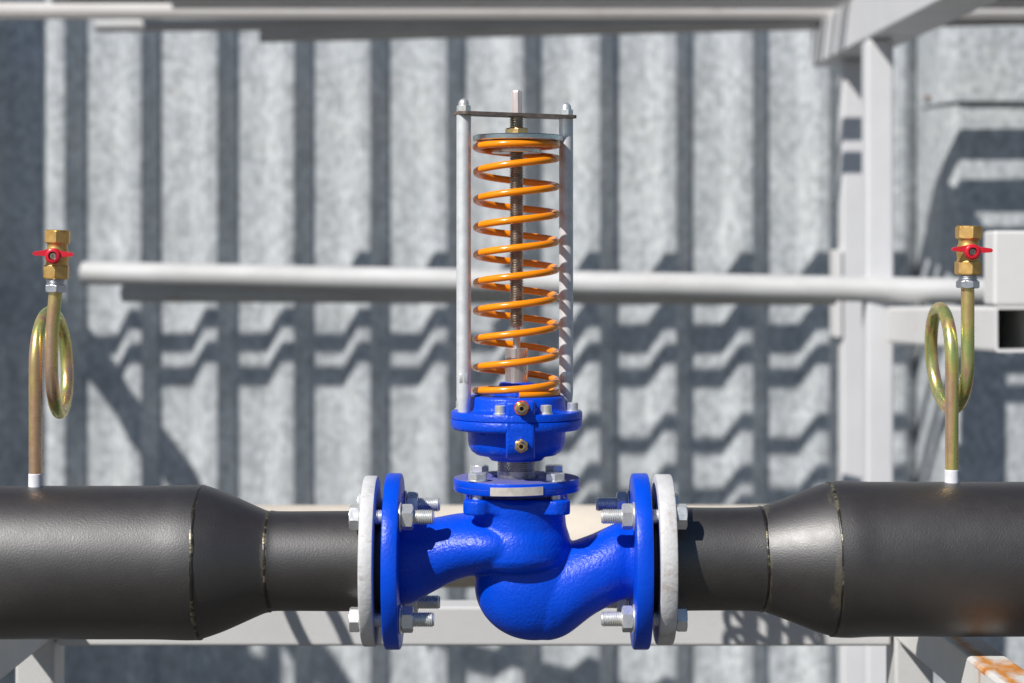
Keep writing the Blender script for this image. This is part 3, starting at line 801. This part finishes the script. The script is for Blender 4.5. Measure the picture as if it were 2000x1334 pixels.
# ------------------------------------------------------------------ siphons with brass cocks
def siphon(px, base, loopc, xexit_top, yexit, label, cock_tilt, lean=0.0):
    """px: riser column, base: row of the pipe top, loopc: row of the loop centre"""
    root = thing('pressure_siphon', (U(px), 0, V(base)), label, 'gauge siphon', 'gauge siphons on the dark pipes')
    r = 13.0*S; Rl = 0.0545; pitch = 31*S
    zc = V(loopc); P = [Vector((U(px), 0, V(base) - 0.004)), Vector((U(px), 0, V(base-20)))]
    for k in range(1, 9): P.append(Vector((U(px), 0, V(base-20) + (zc - V(base-20))*k/8)))
    for k in range(1, 65):
        t = k/64; a = PI*2*t
        e = t*t*(3-2*t)
        P.append(Vector((U(px) + pitch*e + lean*S*(1 - math.cos(a))/2, Rl - Rl*math.cos(a), zc + Rl*math.sin(a))))
    ze = V(yexit); x0 = U(px) + pitch; x1 = U(xexit_top)
    for k in range(1, 9):
        t = k/8; P.append(Vector((x0 + (x1-x0)*t*t, 0, zc + (ze-zc)*t)))
    bm = bmesh.new(); tube(bm, P, r, 28); obj('pigtail_tube', bm, M_siphon, root)
    bm = bmesh.new(); lathe(bm, (U(px), 0, V(base) - 0.003), (0, 0, 1), [(0, 14.6*S), (0.003, 14.0*S), (0.0155, 13.9*S), (0.0165, 13.2*S)], 32); obj('weld_collar', bm, M_primer, root)
    # cock, built upright at the top of the tube and leaned with it
    O = Vector((x1, 0, ze)); ax = Vector((math.sin(cock_tilt), 0, math.cos(cock_tilt)))
    bm = bmesh.new(); hexprism(bm, O, ax, -1*S, 14*S, 22.5*S, 0.25)
    lathe(bm, O, ax, thread_prof(13*S, 27*S, 19*S, 4*S, 2*S), 32); obj('ferrule', bm, M_ali, root)
    bm = bmesh.new()
    hexprism(bm, O, ax, 25*S, 52*S, 26.5*S, 0.1)
    hexprism(bm, O, ax, 95*S, 120*S, 26.5*S, 0.1)
    lathe(bm, O, ax, [(d*S, q*S) for d, q in [(48, 22), (58, 21.5), (64, 22.5), (72, 23.5), (80, 22), (87, 19.5), (93, 20), (99, 23)]], 32)
    lathe(bm, O, ax, [(d*S, q*S) for d, q in [(119, 23.5), (120.5, 23.5), (121, 22), (121, 17), (100, 16)]], 32, capa=False)
    hy = O + ax*70*S
    lathe(bm, hy, (0, -1, 0), [(10*S, 13*S), (27*S, 13*S)], 24)
    vb = obj('cock_body', bm, M_brass_dull, root, angle=28)
    bm = bmesh.new(); yh = -(26*S)
    lathe(bm, hy, (0, -1, 0), [(25*S, 10*S), (25.5*S, 14.5*S), (28*S, 15.5*S), (37*S, 15.0*S), (39*S, 13*S), (39*S, 8.5*S), (34*S, 8*S)], 32, capb=False)
    for sx in (-1, 1):
        Q = [(8, 9, -6), (18, 6.5, -4.5), (30, 4.5, -3.4), (37, 3.8, -3.2), (39.5, 1.2, -1.0)]
        A = []
        for (d, t_, b_) in Q:
            A.append([bm.verts.new(hy + Vector((sx*d*S, -y_*S, (z_ + 3.5 + sx*-1.0)*S))) for y_, z_ in ((28, b_), (28, t_), (32, t_+.6), (35, t_), (35, b_), (32, b_-.6))])
        for X, Y in zip(A, A[1:]):
            for k in range(6): bm.faces.new((X[k], X[(k+1) % 6], Y[(k+1) % 6], Y[k]))
        bm.faces.new(A[0]); bm.faces.new(A[-1])
    hd = obj('handle', bm, M_red, root, angle=50)
    bm = bmesh.new(); lathe(bm, hy, (0, -1, 0), [(30*S, 7.8*S), (34.5*S, 7.8*S), (36*S, 6*S), (36*S, 2.6*S), (33*S, 2.4*S), (33*S, 0)], 24); obj('screw', bm, M_thread, hd)
    return root
siphon(69.5, 949.5, 713, 109, 570, 'coiled yellowish siphon with red handled brass cock on the left pipe', 0.035)
siphon(1859, 942, 705, 1890, 562, 'coiled yellowish siphon with red handled brass cock on the right pipe', 0.02, -13)
